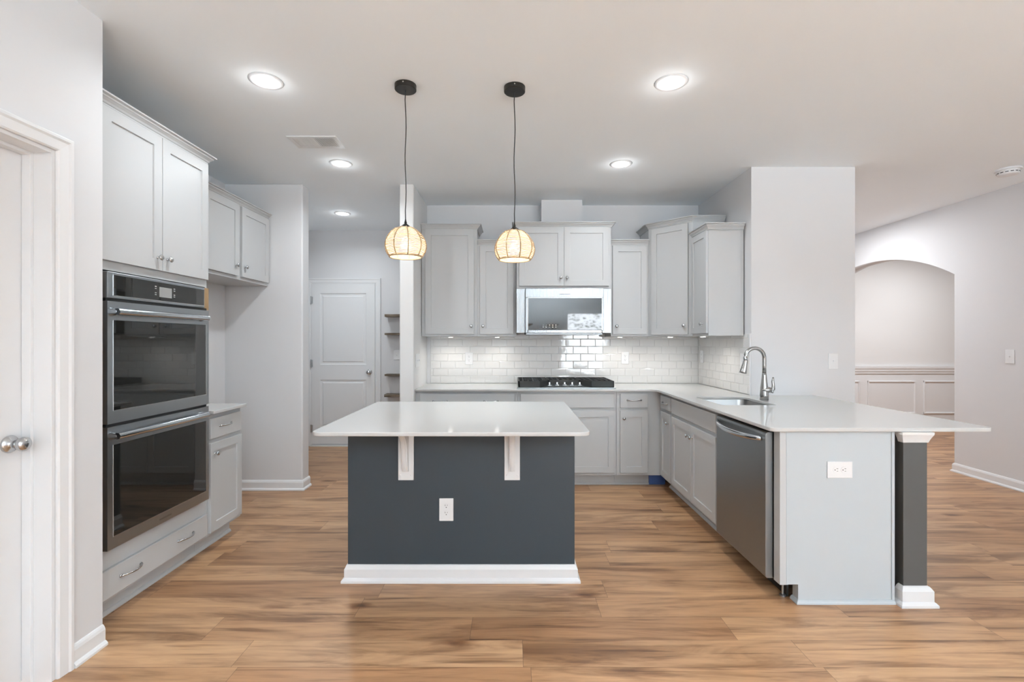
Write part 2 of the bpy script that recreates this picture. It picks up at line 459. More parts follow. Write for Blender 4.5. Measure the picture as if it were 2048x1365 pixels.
# windows behind the camera: rear one shows in reflections, side ones added for daylight
def window(name, f, a0, a1, z0, z1):
    bm = bmesh.new()
    for (p, q, r, s) in ((a0, a1, z0, z0+0.05), (a0, a1, z1-0.05, z1), (a0, a0+0.05, z0+0.05, z1-0.05), (a1-0.05, a1, z0+0.05, z1-0.05), (a0+0.05, a1-0.05, (z0+z1)/2-0.015, (z0+z1)/2+0.015)):
        vs = box(bm, p, q, 0.02, 0.07, r, s)
    for (p, q, r, s) in ((a0-0.06, a1+0.06, z1, z1+0.06), (a0-0.06, a0, z0, z1), (a1, a1+0.06, z0, z1), (a0-0.09, a1+0.09, z0-0.03, z0)):
        box(bm, p, q, -0.018, 0.0, r, s)
    for v in bm.verts: v.co = f(*v.co)
    fr = struct(link(name, bm, 'trim'))
    bm = B((a0+0.05, a1-0.05, 0.043, 0.047, z0+0.05, z1-0.05))
    for v in bm.verts: v.co = f(*v.co)
    link('pane', bm, 'pane', fr)
frear = lambda a, b, c: (a, YREAR-b, c)
fright = lambda a, b, c: (XR+b, a, c)
fleft = lambda a, b, c: (XL-b, a, c)
window('added_window_3', fleft, *W3)
window('window_1', frear, *W1); window('added_window_2', fright, *W2)

# casings and doors
CP = [(0, 0), (0, 0.010), (0.006, 0.014), (0.040, 0.017), (0.048, 0.022), (0.060, 0.022), (0.062, 0.018), (0.062, 0)]
bm = bmesh.new()
sweep(bm, [(DY1+0.001, 0), (DY1+0.001, DZ+0.001), (DY0-0.001, DZ+0.001), (DY0-0.001, 0)], CP, lambda a, b, c: (XL+c, a, b))
for q in ((XL-T, XL, DY1-0.014, DY1, 0, DZ), (XL-T, XL, DY0, DY0+0.014, 0, DZ), (XL-T, XL, DY0+0.014, DY1-0.014, DZ-0.014, DZ)): box(bm, *q)
for q in ((XL-0.108, XL-0.072, DY1-0.026, DY1-0.014, 0, DZ-0.014), (XL-0.108, XL-0.072, DY0+0.014, DY0+0.026, 0, DZ-0.014), (XL-0.108, XL-0.072, DY0+0.026, DY1-0.026, DZ-0.026, DZ-0.014)): box(bm, *q)
struct(link('trim_3', bm, 'trim', bevel=0.0015))
d1 = struct(link('door_1', B((XL-0.147, XL-0.110, DY0+0.017, DY1-0.017, 0.012, DZ-0.017)), 'trim', bevel=0.002))
bm = bmesh.new()
KN = [(0.0, 0.0), (0.033, 0.0), (0.034, 0.005), (0.030, 0.011), (0.019, 0.014), (0.014, 0.019), (0.0135, 0.028), (0.018, 0.036), (0.024, 0.044), (0.0275, 0.054), (0.026, 0.064), (0.018, 0.071), (0.004, 0.073)]
lathe(bm, KN[1:], 28, Matrix.Rotation(PI/2, 4, 'Y'))
link('door_knob', bm, 'nickel', d1, (XL-0.110, 1.846, 0.962), smooth=True)

# hall door
HX0, HX1, HZ = -2.597, -1.776, 2.10
bm = bmesh.new()
sweep(bm, [(HX0-0.012, 0), (HX0-0.012, HZ+0.012), (HX1+0.012, HZ+0.012), (HX1+0.012, 0)], [(-d, c) for d, c in CP], lambda a, b, c: (a, YH-0.001-c, b))
for q in ((HX0-0.012, HX0-0.003, YH-0.010, YH-0.001, 0, HZ+0.012), (HX1+0.003, HX1+0.012, YH-0.010, YH-0.001, 0, HZ+0.012), (HX0, HX1, YH-0.010, YH-0.001, HZ+0.003, HZ+0.012)): box(bm, *q)
box(bm, HX0-0.01, HX1+0.01, YH-0.05, YH-0.001, 0.0, 0.012)
struct(link('trim_4', bm, 'trim'))
bm = bmesh.new()
yf = YH-0.018
xs = [HX0, HX0+0.11, HX1-0.11, HX1]; zs = [0.03, 0.24, 0.859, 1.055, 1.98, HZ]
def quad(bm, ps): bm.faces.new([bm.verts.new(p) for p in ps])
for i in range(3):
    for j in range(5):
        if i == 1 and j in (1, 3):
            a0, a1, b0, b1 = xs[1], xs[2], zs[j], zs[j+1]
            lv = [(0, 0), (0.010, 0.008), (0.030, 0.010), (0.044, 0.002)]
            for (e0, h0), (e1, h1) in zip(lv, lv[1:]):
                o4 = [(a0+e0, yf+h0, b0+e0), (a1-e0, yf+h0, b0+e0), (a1-e0, yf+h0, b1-e0), (a0+e0, yf+h0, b1-e0)]
                i4 = [(a0+e1, yf+h1, b0+e1), (a1-e1, yf+h1, b0+e1), (a1-e1, yf+h1, b1-e1), (a0+e1, yf+h1, b1-e1)]
                for k in range(4): quad(bm, [o4[k], o4[(k+1) % 4], i4[(k+1) % 4], i4[k]])
            quad(bm, i4)
        else:
            quad(bm, [(xs[i], yf, zs[j]), (xs[i+1], yf, zs[j]), (xs[i+1], yf, zs[j+1]), (xs[i], yf, zs[j+1])])
box(bm, HX0, HX1, YH-0.006, YH-0.002, 0.03, HZ)
for q in (((HX0, yf), (HX0, YH-0.006)), ((HX1, yf), (HX1, YH-0.006))):
    quad(bm, [(q[0][0], q[0][1], 0.03), (q[1][0], q[1][1], 0.03), (q[1][0], q[1][1], HZ), (q[0][0], q[0][1], HZ)])
quad(bm, [(HX0, yf, 0.03), (HX1, yf, 0.03), (HX1, YH-0.006, 0.03), (HX0, YH-0.006, 0.03)])
quad(bm, [(HX0, yf, HZ), (HX1, yf, HZ), (HX1, YH-0.006, HZ), (HX0, YH-0.006, HZ)])
bmesh.ops.remove_doubles(bm, verts=bm.verts, dist=1e-5)
d2 = struct(link('door_2', bm, 'trim'))
bm = bmesh.new(); lathe(bm, KN[1:], 24, Matrix.Rotation(PI/2, 4, 'X'))
link('door_knob', bm, 'nickel', d2, (-1.845, yf, 0.958), smooth=True)
for z in (1.89, 1.072, 0.228):
    bm = bmesh.new(); lathe(bm, [(0.007, -0.05), (0.007, 0.05)], 10); box(bm, -0.002, 0.022, 0.001, 0.006, -0.045, 0.045)
    link('hinge', bm, 'nickel', d2, (HX0-0.003, yf-0.006, z))

# ------------------------------------------------------------------ backsplash tiles
def tiles(name, par, a0, a1, z0, z1, f, j0, pit=0.1558, rp=0.0779, t=0.0048, g=0.0010):
    bm = bmesh.new(); r = 0; z = z0
    while z < z1-0.01:
        zt = min(z+rp, z1)
        st = j0 + (pit/2 if r % 2 == 0 else 0)
        a = st - math.ceil((st-a0)/pit)*pit
        while a < a1:
            p, q = max(a, a0)+g, min(a+pit, a1)-g
            if q-p > 0.008:
                e = 0.0040; zl, zh = z+g, zt-g
                tx, tz = random.uniform(-1, 1)*0.00035, random.uniform(-1, 1)*0.00035
                bk = [bm.verts.new(f(*v)) for v in ((p, zl, 0), (q, zl, 0), (q, zh, 0), (p, zh, 0))]
                md = [bm.verts.new(f(*v)) for v in ((p, zl, t-0.0016), (q, zl, t-0.0016), (q, zh, t-0.0016), (p, zh, t-0.0016))]
                fr = [bm.verts.new(f(*v)) for v in ((p+e, zl+e, t-tx-tz), (q-e, zl+e, t+tx-tz), (q-e, zh-e, t+tx+tz), (p+e, zh-e, t-tx+tz))]
                for A, C in ((bk, md), (md, fr)):
                    for k in range(4): bm.faces.new((A[k], A[(k+1) % 4], C[(k+1) % 4], C[k]))
                bm.faces.new(fr)
            a += pit
        z += rp; r += 1
    return link(name, bm, 'tile', par)
wb = bpy.data.objects['wall_back']; wk = bpy.data.objects['wall_block']
tiles('tile_backsplash', wb, XBL+0.035, XBR-0.002, CT, 1.459, lambda a, z, c: (a, YB-0.002-c, z), 0.1016)
link('grout', B((XBL+0.035, XBR-0.002, YB-0.003, YB-0.0005, CT, 1.459)), 'grout', wb)
tiles('tile_backsplash', wk, YK+0.012, YB-0.010, CT, 1.42, lambda a, z, c: (XBR-0.002-c, a, z), YB-0.06)
link('grout', B((XBR-0.003, XBR-0.0005, YK+0.012, YB-0.010, CT, 1.42)), 'grout', wk)
link('tile_edge_trim', B((XBR-0.011, XBR-0.0005, YK+0.002, YK+0.011, CT, 1.425)), 'trim', wk)

# ------------------------------------------------------------------ cabinet kit (local frame: face at y=0 looking to -y, x along the run)
DT = 0.02
def shaker(bm, x0, x1, z0, z1, st=0.057, rec=0.008, y=0.0):
    yf, yb = y-DT, y-0.0005
    def ring(e, yy): return [bm.verts.new(p) for p in ((x0+e, yy, z0+e), (x1-e, yy, z0+e), (x1-e, yy, z1-e), (x0+e, yy, z1-e))]
    c = 0.0015
    L = [ring(0, yb), ring(0, yf+c), ring(c, yf), ring(st, yf), ring(st+0.0015, yf+rec)]
    bm.faces.new(L[0]); bm.faces.new(L[-1])
    for A, C in zip(L, L[1:]):
        for k in range(4): bm.faces.new((A[k], A[(k+1) % 4], C[(k+1) % 4], C[k]))
def door(par, x0, x1, z0, z1, knob=None, st=0.057, **kw):
    bm = bmesh.new(); shaker(bm, x0, x1, z0, z1, st)
    d = link('door', bm, 'cab', par, **kw)
    if knob: add_knob(d, *knob)
    return d
KP = [(0.0085, 0.0), (0.0085, 0.002), (0.0055, 0.004), (0.005, 0.012), (0.008, 0.015), (0.0145, 0.019), (0.0155, 0.023), (0.013, 0.027), (0.006, 0.0295), (0.001, 0.030)]
def add_knob(par, x, z, y=-DT):
    bm = bmesh.new(); lathe(bm, KP, 18, Matrix.Rotation(PI/2, 4, 'X'))
    link('knob', bm, 'nickel', par, (x, y, z), smooth=True)
def add_pull(par, x, z, y=-DT, L=0.128):
    bm = bmesh.new(); n = 16; pts = []; rd = []
    for i in range(n+1):
        s = -1 + 2*i/n
        pts.append((s*L/2, -0.003-0.026*(1-abs(s)**2.2), 0)); rd.append(0.0042 + 0.0035*abs(s)**3)
    tube(bm, pts, rd, 8)
    for s in (-1, 1): lathe(bm, [(0.0085, 0.0), (0.0085, 0.003), (0.006, 0.006)], 12, Matrix.Translation((s*L/2, 0, 0)) @ Matrix.Rotation(PI/2, 4, 'X'))
    link('pull', bm, 'nickel', par, (x, y, z), smooth=True)
def drawer(par, x0, x1, z0, z1, pulls=(), name='drawer'):
    d = link(name, B((x0, x1, -DT, -0.0005, z0, z1)), 'cab', par, bevel=0.004)
    for (px, pz) in pulls: add_pull(d, px, pz)
    return d
CROWN = [(0, 0), (0.006, 0), (0.006, 0.008), (0.010, 0.011), (0.014, 0.020), (0.024, 0.030), (0.028, 0.033), (0.030, 0.040), (0.042, 0.045), (0.042, 0.053), (0, 0.053)]
def crown(par, path, z, k=0.9):
    bm = bmesh.new(); sweep(bm, path, [(d, z+c*k) for d, c in CROWN], XYZ)
    link('crown_moulding', bm, 'cab', par)
def carcass(par, w, depth, z0, z1, opens=(), m='cab', fw=0.038):
    """open-fronted shell with a face frame round each opening"""
    bm = bmesh.new(); t = 0.016
    box(bm, 0, w, 0.018, depth, z0, z0+t); box(bm, 0, t, 0.018, depth, z0+t, z1); box(bm, w-t, w, 0.018, depth, z0+t, z1)
    box(bm, t, w-t, depth-0.008, depth, z0+t, z1)
    box(bm, 0, w, 0, 0.018, z0, z1)
    return link('carcass', bm, m, par, bevel=0.001)
def toe(par, w, x0=0.0, m='cab', rec=0.09, h=0.11):
    bm = B((x0, w, rec, rec+0.016, 0, h))
    sweep(bm, [(x0, rec), (w, rec)], [(0, 0), (0.014, 0), (0.014, 0.006), (0.010, 0.014), (0.004, 0.019), (0, 0.020)], XYZ)
    return link('toe_kick', bm, m, par)

def wall_cab(name, x0, x1, yface, depth, z0, z1, ztop, label, doors, rotz=0, origin=None, crn=None, group=None):
    t = thing(name, origin or (x0, yface, 0), label, 'cabinet', group, rotz)
    w = x1-x0
    bm = bmesh.new(); box(bm, 0, w, 0, depth, z0, z1)
    link('carcass', bm, 'cab', t, bevel=0.001)
    for d in doors: door(t, d[0]-x0, d[1]-x0, d[2], d[3], ((d[4]-x0, d[5]) if d[4] is not None else None), st=d[6] if len(d) > 6 else 0.057)
    if crn: crown(t, crn, z1-0.002, (ztop-z1+0.002)/0.053)
    return t

# ------------------------------------------------------------------ back-wall upper cabinets
YU = 4.723; DU = 0.318
wall_cab('wall_cabinet', -0.893, -0.344, YU, DU, 1.407, 2.465, 2.514, 'tall grey upper cabinet with one door, leftmost on the tiled back wall',
    [(-0.856, -0.375, 1.428, 2.460, -0.400, 1.507)], crn=[(0, 0), (0.549, 0), (0.549, DU)])
wall_cab('wall_cabinet', -0.343, 0.040, YU, DU, 1.407, 2.306, 2.360, 'narrow shorter grey upper cabinet between the leftmost tall one and the microwave cabinet',
    [(-0.316, 0.015, 1.428, 2.300, -0.287, 1.507)], crn=[(0.004, 0), (0.377, 0)])
YC = 4.62
wall_cab('microwave_cabinet', 0.044, 0.958, YC, 0.42, 1.868, 2.462, 2.508, 'grey two-door upper cabinet above the microwave',
    [(0.069, 0.500, 1.892, 2.459, 0.470, 1.970), (0.502, 0.934, 1.892, 2.459, 0.530, 1.970)], crn=[(0, 0.42), (0, 0), (0.914, 0), (0.914, 0.42)])
wall_cab('wall_cabinet', 0.979, 1.349, YU, DU, 1.407, 2.306, 2.360, 'narrow shorter grey upper cabinet just right of the microwave',
    [(0.992, 1.330, 1.428, 2.300, 1.029, 1.506)], crn=[(-0.017, 0), (0.368, 0)])
# corner cabinet with the diagonal face
P1, P2 = Vector((1.351, 4.723)), Vector((1.665, 4.402))
ec = thing('corner_wall_cabinet', (P1.x, P1.y, 0), 'tall grey corner upper cabinet with a diagonal door', 'cabinet')
bm = bmesh.new(); pl = [(0, DU), (0, 0), (P2.x-P1.x, P2.y-P1.y), (1.958-P1.x, P2.y-P1.y), (1.958-P1.x, DU)]
prism(bm, pl, 1.407, 2.465); link('carcass', bm, 'cab', ec)
crown(ec, pl[:4], 2.463, 0.93)
da = math.atan2(P2.y-P1.y, P2.x-P1.x); wl = (P2-P1).length
door(ec, 0.038, wl-0.038, 1.422, 2.456, (wl-0.070, 1.504), rotz=da)
# last upper on the right wall
fc = thing('wall_cabinet', (1.665, 4.400, 0), 'grey upper cabinet on the right wall above the sink end, side panel facing the room', 'cabinet', None, -PI/2)
FW = 0.350
link('carcass', B((0, FW, 0, 0.296, 1.407, 2.306)), 'cab', fc, bevel=0.001)
link('side_panel', B((FW+0.0002, FW+0.004, 0.018, 0.275, 1.407, 2.300), (FW+0.0002, FW+0.0055, 0.0, 0.018, 1.407, 2.300), (FW+0.0002, FW+0.0055, 0.275, 0.296, 1.407, 2.300)), 'cab', fc)
door(fc, 0.012, FW-0.002, 1.428, 2.300, (FW-0.075, 1.508), st=0.05)
crown(fc, [(0.0, 0), (FW+0.005, 0), (FW+0.005, 0.296)], 2.304, 1.0)
# boxed duct above the microwave cabinet
tag(link('duct_cover', B((0.299, 0.714, 4.853, YB-0.001, 2.512, CEIL-0.001)), 'wall'), 'painted square duct box rising from the microwave cabinet to the ceiling', 'duct cover')

# puck lights under the uppers
def puck(x, y, label):
    bm = bmesh.new(); lathe(bm, [(0.030, 1.398), (0.032, 1.400), (0.032, 1.4065)], 20)
    o = tag(link('puck_light', bm, 'trim', None, (x, y, 0), smooth=False), label, 'light', 'puck lights under the upper cabinets')
    bm = bmesh.new(); lathe(bm, [(0.022, 1.3965), (0.022, 1.399)], 16); link('lens', bm, 'led', o)
    l = bpy.data.lights.new('puck_lamp', 'SPOT'); l.energy = PUCK*4; l.color = (1, 0.95, 0.88); l.shadow_soft_size = 0.03; l.spot_size = 2.8; l.spot_blend = 0.8
    lo = bpy.data.objects.new('puck_lamp', l); COL.objects.link(lo); lo.parent = o; lo.location = (0, 0, 1.392)
for px, py, lb in ((-0.62, 4.83, 'small puck light under the leftmost tall upper cabinet'), (-0.15, 4.83, 'small puck light under the upper cabinet left of the microwave'),
                   (1.09, 4.83, 'small puck light under the upper cabinet right of the microwave'), (1.565, 4.72, 'small puck light under the diagonal corner cabinet'),
                   (1.72, 4.30, 'small puck light under the upper cabinet nearest the sink')):
    puck(px, py, lb)

# ------------------------------------------------------------------ microwave
mw = thing('microwave', (0.127, 4.56, 0), 'stainless over-the-range microwave with a black glass door', 'microwave')
MWW = 0.749
link('body', B((0.004, MWW-0.004, 0.03, 0.475, 1.437, 1.860)), 'black', mw)
link('front_panel', B((0, MWW, 0, 0.028, 1.776, 1.8655), (0, 0.024, 0, 0.028, 1.4365, 1.7755), (MWW-0.015, MWW, 0, 0.028, 1.4365, 1.7755), (0.0245, MWW-0.0155, 0, 0.028, 1.4365, 1.468)), 'steel_v', mw, bevel=0.004)
link('door_glass', B((0.0242, MWW-0.0152, 0.004, 0.026, 1.4685, 1.7755)), 'glass_black', mw)
link('glass_edge', B((0.0225, MWW-0.014, -0.0012, 0.003, 1.773, 1.7762), (0.0225, 0.0255, -0.0012, 0.003, 1.468, 1.773), (MWW-0.0170, MWW-0.014, -0.0012, 0.003, 1.468, 1.773)), 'glass_edge', mw)
bm = bmesh.new()
for k in range(5):
    for r in range(2):
        x = 0.172+k*0.0300; z = 1.513-r*0.019
        hh = 0.0022 if (k < 2 and r == 0) else 0.0045
        box(bm, x-0.006, x+0.006, 0.0030, 0.0039, z-hh, z+hh)
link('keypad', bm, 'grey_print', mw)
lg = link('badge', B((0.329, 0.428, -0.0025, -0.0002, 1.806, 1.834)), 'glass_edge', mw)
link('badge_stripe', B((0.329, 0.428, -0.0033, -0.0026, 1.806, 1.8115)), 'black', lg)
def text(body, size, m, par, loc, rot):
    cu = bpy.data.curves.new('lettering', 'FONT'); cu.body = body; cu.size = size; cu.align_x = 'CENTER'; cu.align_y = 'CENTER'; cu.extrude = 0.0002
    co = bpy.data.objects.new('t', cu); COL.objects.link(co)
    me = bpy.data.meshes.new_from_object(co.evaluated_get(bpy.context.evaluated_depsgraph_get()))
    bpy.data.objects.remove(co); bpy.data.curves.remove(cu)
    me.materials.clear(); me.materials.append(M[m]); me.name = 'lettering'
    o = bpy.data.objects.new('lettering', me); COL.objects.link(o); o.parent = par; o.location = loc; o.rotation_euler = rot
text('FRIGIDAIRE', 0.0155, 'black', lg, (0.3785, -0.0028, 1.823), (PI/2, 0, 0))
bm = B((0.01, MWW-0.01, 0.03, 0.46, 1.424, 1.4365)); link('vent_grille', bm, 'steel_dw', mw)
link('hinge_foot', B((-0.008, 0.010, 0.03, 0.06, 1.425, 1.4360)), 'black', mw)
link('filler_strip', B((-0.083, -0.002, 0.06, 0.07, 1.440, 1.866)), 'steel_v', mw)
link('filler_strip', B((MWW+0.002, MWW+0.082, 0.06, 0.07, 1.440, 1.866)), 'steel_v', mw)

# ------------------------------------------------------------------ base cabinets, back run
YF = 4.443; DB = 0.600
def base_cab(x0, x1, label, fronts, name='base_cabinet', origin=None, rotz=0, toe_w=None):
    t = thing(name, origin or (x0, YF, 0), label, 'cabinet', None, rotz)
    w = abs(x1-x0); carcass(t, w, DB, 0.11, 0.893); toe(t, toe_w or w)
    for fr in fronts:
        if fr[0] == 'drawer': drawer(t, *fr[1:5], pulls=fr[5])
        elif fr[0] == 'false': drawer(t, *fr[1:5], name='false_front')
        else: door(t, *fr[1:5], knob=fr[5])
    return t
x0 = -0.897
base_cab(x0, 0.050, 'grey base cabinet left of the cooktop with a wide two-pull drawer',
    [('drawer', -0.854-x0, 0.023-x0, 0.740, 0.872, ((-0.667-x0, 0.803), (-0.195-x0, 0.803))),
     ('door', -0.854-x0, -0.418-x0, 0.138, 0.713, (-0.448-x0, 0.644)), ('door', -0.414-x0, 0.023-x0, 0.138, 0.713, (-0.384-x0, 0.644))])
x0 = 0.052
base_cab(x0, 0.970, 'grey base cabinet under the cooktop with a plain false drawer front',
    [('false', 0.079-x0, 0.949-x0, 0.740, 0.871), ('door', 0.079-x0, 0.512-x0, 0.138, 0.713, (0.482-x0, 0.644)), ('door', 0.516-x0, 0.949-x0, 0.138, 0.713, (0.546-x0, 0.644))])
x0 = 0.972
g = base_cab(x0, 1.384, 'narrow grey base cabinet at the inside corner, one drawer over one door, beside the cooktop',
    [('drawer', 1.003-x0, 1.260-x0, 0.740, 0.872, ((1.133-x0, 0.812),)), ('door', 1.003-x0, 1.260-x0, 0.138, 0.713, (1.035-x0, 0.644))], toe_w=0.324)
link('toe_board_film', B((0.325, 0.478, 0.080, 0.106, 0.001, 0.108)), 'film', g)['label'] = 'blue toe board end'

# ------------------------------------------------------------------ right run (faces -X): local x runs towards the camera
XF = 1.385
def rr(y): return YR0-y
YR0 = 4.440
base_cab(0, 0.330, 'narrow grey base cabinet beside the sink cabinet, in the right-hand run at the corner',
    [('drawer', 0.045, 0.311, 0.748, 0.866, ((0.190, 0.806),)), ('door', 0.045, 0.311, 0.130, 0.722, (0.268, 0.640))],
    origin=(XF, YR0, 0), rotz=-PI/2)
YR0 = 4.109
base_cab(0, 0.940, 'wide grey sink base cabinet with two doors under a plain false front',
    [('false', 0.020, 0.905, 0.740, 0.868), ('door', 0.020, 0.4525, 0.130, 0.714, (0.416, 0.628)), ('door', 0.4565, 0.905, 0.130, 0.714, (0.494, 0.628))],
    name='sink_cabinet', origin=(XF, YR0, 0), rotz=-PI/2)

# dishwasher
dw = thing('dishwasher', (1.345, 3.142, 0), 'stainless steel dishwasher with a bowed bar handle at the end of the right run', 'dishwasher', None, -PI/2)
DWW = 0.608
bm = bmesh.new()
prof = [(0.0, 0.110), (0.0, 0.860), (0.004, 0.872), (0.014, 0.878), (0.041, 0.878), (0.041, 0.101), (0.008, 0.101)]
a = [bm.verts.new((0, y, z)) for y, z in prof]; b = [bm.verts.new((DWW, y, z)) for y, z in prof]
bm.faces.new(a); bm.faces.new(b)
for i in range(len(prof)): bm.faces.new((a[i], a[(i+1) % len(prof)], b[(i+1) % len(prof)], b[i]))
link('door_panel', bm, 'steel_dw', dw, bevel=0.003)
link('tub', B((0.006, DWW-0.006, 0.044, 0.60, 0.105, 0.872)), 'black', dw)
link('kick_plate', B((0.006, DWW-0.006, 0.115, 0.125, 0.002, 0.104)), 'black', dw)
bm = bmesh.new(); lathe(bm, [(0.016, 0.0), (0.016, 0.008), (0.006, 0.012), (0.006, 0.104)], 12)
link('levelling_leg', bm, 'steel', dw, (DWW+0.004-0.02, 0.100, 0), smooth=False)
bm = bmesh.new(); pts = []; n = 24
for i in range(n+1):
    s = -1+2*i/n
    pts.append((DWW/2+s*0.272, -0.006-0.044*(1-s*s)**0.75, 0.838-0.012*(1-s*s)))
tube(bm, pts, [0.013*(0.75+0.25*(1-abs(-1+2*i/n)**4)) for i in range(n+1)], 14, 1.25)
hd = link('handle', bm, 'chrome', dw, smooth=True)

# end panel of the peninsula
ep = thing('end_panel', (1.385, 2.475, 0), 'pale grey panel closing the end of the peninsula beside the dishwasher', 'panel')
bm = bmesh.new()
prism_pts = [(0.034, 0.098), (0.098, 0.098), (0.098, 0.0), (0.5945, 0.0), (0.5945, 0.893), (0.034, 0.893)]
f0 = [bm.verts.new((x, 0, z)) for x, z in prism_pts]; f1 = [bm.verts.new((x, 0.018, z)) for x, z in prism_pts]
bm.faces.new(f0); bm.faces.new(f1)
for i in range(6): bm.faces.new((f0[i], f0[(i+1) % 6], f1[(i+1) % 6], f1[i]))
link('panel', bm, 'cab_end', ep)
link('stile', B((0.0, 0.0335, -0.006, 0.052, 0.098, 0.893)), 'cab', ep, bevel=0.002)
link('edge_strip', B((0.0345, 0.043, -0.004, -0.0002, 0.098, 0.893)), 'cab_end', ep, bevel=0.001)
link('corner_strip', B((0.580, 0.5945, -0.006, -0.0002, 0.021, 0.893)), 'cab_end', ep, bevel=0.001)
bm = bmesh.new(); sweep(bm, [(0.098, 0.05), (0.098, -0.0005), (0.5945, -0.0005)], [(0, 0), (0.014, 0), (0.014, 0.006), (0.010, 0.014), (0.004, 0.019), (0, 0.020)], XYZ)
link('shoe_moulding', bm, 'cab_end', ep)
link('toe_board', B((0.0985, 0.112, 0.0185, 0.050, 0.0, 0.098)), 'cab', ep)

# half wall behind the peninsula: dark, with white plinth and capital
hw = thing('half_wall', (2.016, 2.46, 0), 'dark grey post end of the low wall under the peninsula countertop, white base and capital', 'half wall')
HL = YK-2.46-0.002
link('shaft', B((0, 0.123, 0, HL, 0.0, 0.893)), 'dark_warm', hw, bevel=0.002)
bm = bmesh.new()
BP2 = [(0.0005, 0), (0.034, 0), (0.034, 0.012), (0.026, 0.022), (0.020, 0.026), (0.020, 0.078), (0.014, 0.088), (0.008, 0.096), (0.0005, 0.100)]
sweep(bm, [(0, 0.03), (0, 0), (0.123, 0), (0.123, HL)], BP2, XYZ); link('plinth', bm, 'trim', hw)
bm = bmesh.new()
sweep(bm, [(0, 0.03), (0, 0), (0.123, 0), (0.123, HL)], [(0.0005, 0.838), (0.004, 0.838), (0.006, 0.846), (0.010, 0.858), (0.016, 0.872), (0.020, 0.880), (0.021, 0.893), (0.0005, 0.893)], XYZ)
link('capital', bm, 'trim', hw)

# ------------------------------------------------------------------ countertops, sink, faucet, cooktop
pts = [(XBL+0.002, YB-0.010), (XBL+0.002, 4.402), (1.332, 4.402), (1.332, 2.452), (2.482, 2.452), (2.482, YK-0.002), (XBR-0.012, YK-0.002), (XBR-0.012, YB-0.010)]
lp = rounded(pts, [0, 0, 0.07, 0.035, 0.04, 0.004, 0, 0])
SX0, SX1, SY0, SY1 = 1.465, 1.855, 3.325, 3.835
hole = rounded([(SX0, SY0), (SX0, SY1), (SX1, SY1), (SX1, SY0)], [0.05]*4)
tag(outline('kitchen_countertop', [lp, hole], CT-0.020, CT, 'quartz', None, 0.0025), 'white L-shaped countertop along the back wall and out over the peninsula', 'countertop')
snk = thing('sink', ((SX0+SX1)/2, (SY0+SY1)/2, 0), 'stainless undermount sink bowl set in the white countertop', 'sink')
bm = bmesh.new(); hx, hy = (SX1-SX0)/2, (SY1-SY0)/2
rl = []
for (ex, z, r) in ((0.018, 0.8935, 0.06), (0.004, 0.8935, 0.055), (0.003, 0.89, 0.055), (-0.006, 0.72, 0.05), (-0.02, 0.700, 0.045), (-0.05, 0.694, 0.04)):
    q = rounded([(-hx-ex, -hy-ex), (-hx-ex, hy+ex), (hx+ex, hy+ex), (hx+ex, -hy-ex)], [r]*4)
    rl.append([bm.verts.new((x, y, z)) for x, y in q])
for a, b in zip(rl, rl[1:]):
    for i in range(len(a)): bm.faces.new((a[i], a[(i+1) % len(a)], b[(i+1) % len(a)], b[i]))
bm.faces.new(rl[-1]); link('bowl', bm, 'sink', snk, smooth=True)
bm = bmesh.new(); lathe(bm, [(0.045, 0.6945), (0.045, 0.697), (0.035, 0.698), (0.02, 0.695)], 20); link('drain', bm, 'chrome', snk)

fa = thing('faucet', (1.919, 3.633, CT), 'brushed steel pull-down gooseneck faucet standing behind the sink', 'faucet')
bm = bmesh.new()
lathe(bm, [(0.031, 0.0), (0.031, 0.035), (0.030, 0.05), (0.0275, 0.09), (0.021, 0.14), (0.0165, 0.185), (0.0148, 0.205)], 24)
link('body', bm, 'faucet', fa, smooth=True)
bm = bmesh.new(); pts = [(0, 0, 0.203), (0, 0, 0.26), (0, 0, 0.316)]; R = 0.0765
for i in range(1, 19):
    a = PI*1.08*i/18
    pts.append((-R+R*math.cos(a), -0.02*i/18, 0.316+R*math.sin(a)))
tube(bm, pts, 0.0142, 14); link('spout', bm, 'faucet', fa, smooth=True)
p = Vector(pts[-1]); d = (Vector(pts[-1])-Vector(pts[-2])).normalized(); d = Vector((-0.24, -0.03, -1)).normalized()
bm = bmesh.new(); tube(bm, [p+d*s for s in (-0.004, 0.0, 0.02, 0.05, 0.085, 0.096, 0.097)], [0.0146, 0.0150, 0.0165, 0.0205, 0.0250, 0.0255, 0.020], 18)
sh = link('spray_head', bm, 'faucet', fa, smooth=True)
bm = bmesh.new()
bmesh.ops.create_uvsphere(bm, u_segments=20, v_segments=12, radius=1.0)
for v in bm.verts: v.co = Vector((v.co.x*0.042+0.016, v.co.y*0.032-0.006, v.co.z*0.024+0.076))
link('valve_cap', bm, 'faucet', fa, smooth=True)
bm = bmesh.new(); tube(bm, [(0.045, -0.004, 0.070), (0.058, -0.005, 0.062), (0.066, -0.005, 0.080), (0.066, -0.005, 0.110), (0.062, -0.005, 0.140), (0.066, -0.005, 0.172)], [0.014, 0.014, 0.013, 0.011, 0.010, 0.005], 12)
link('lever', bm, 'faucet', fa, smooth=True)

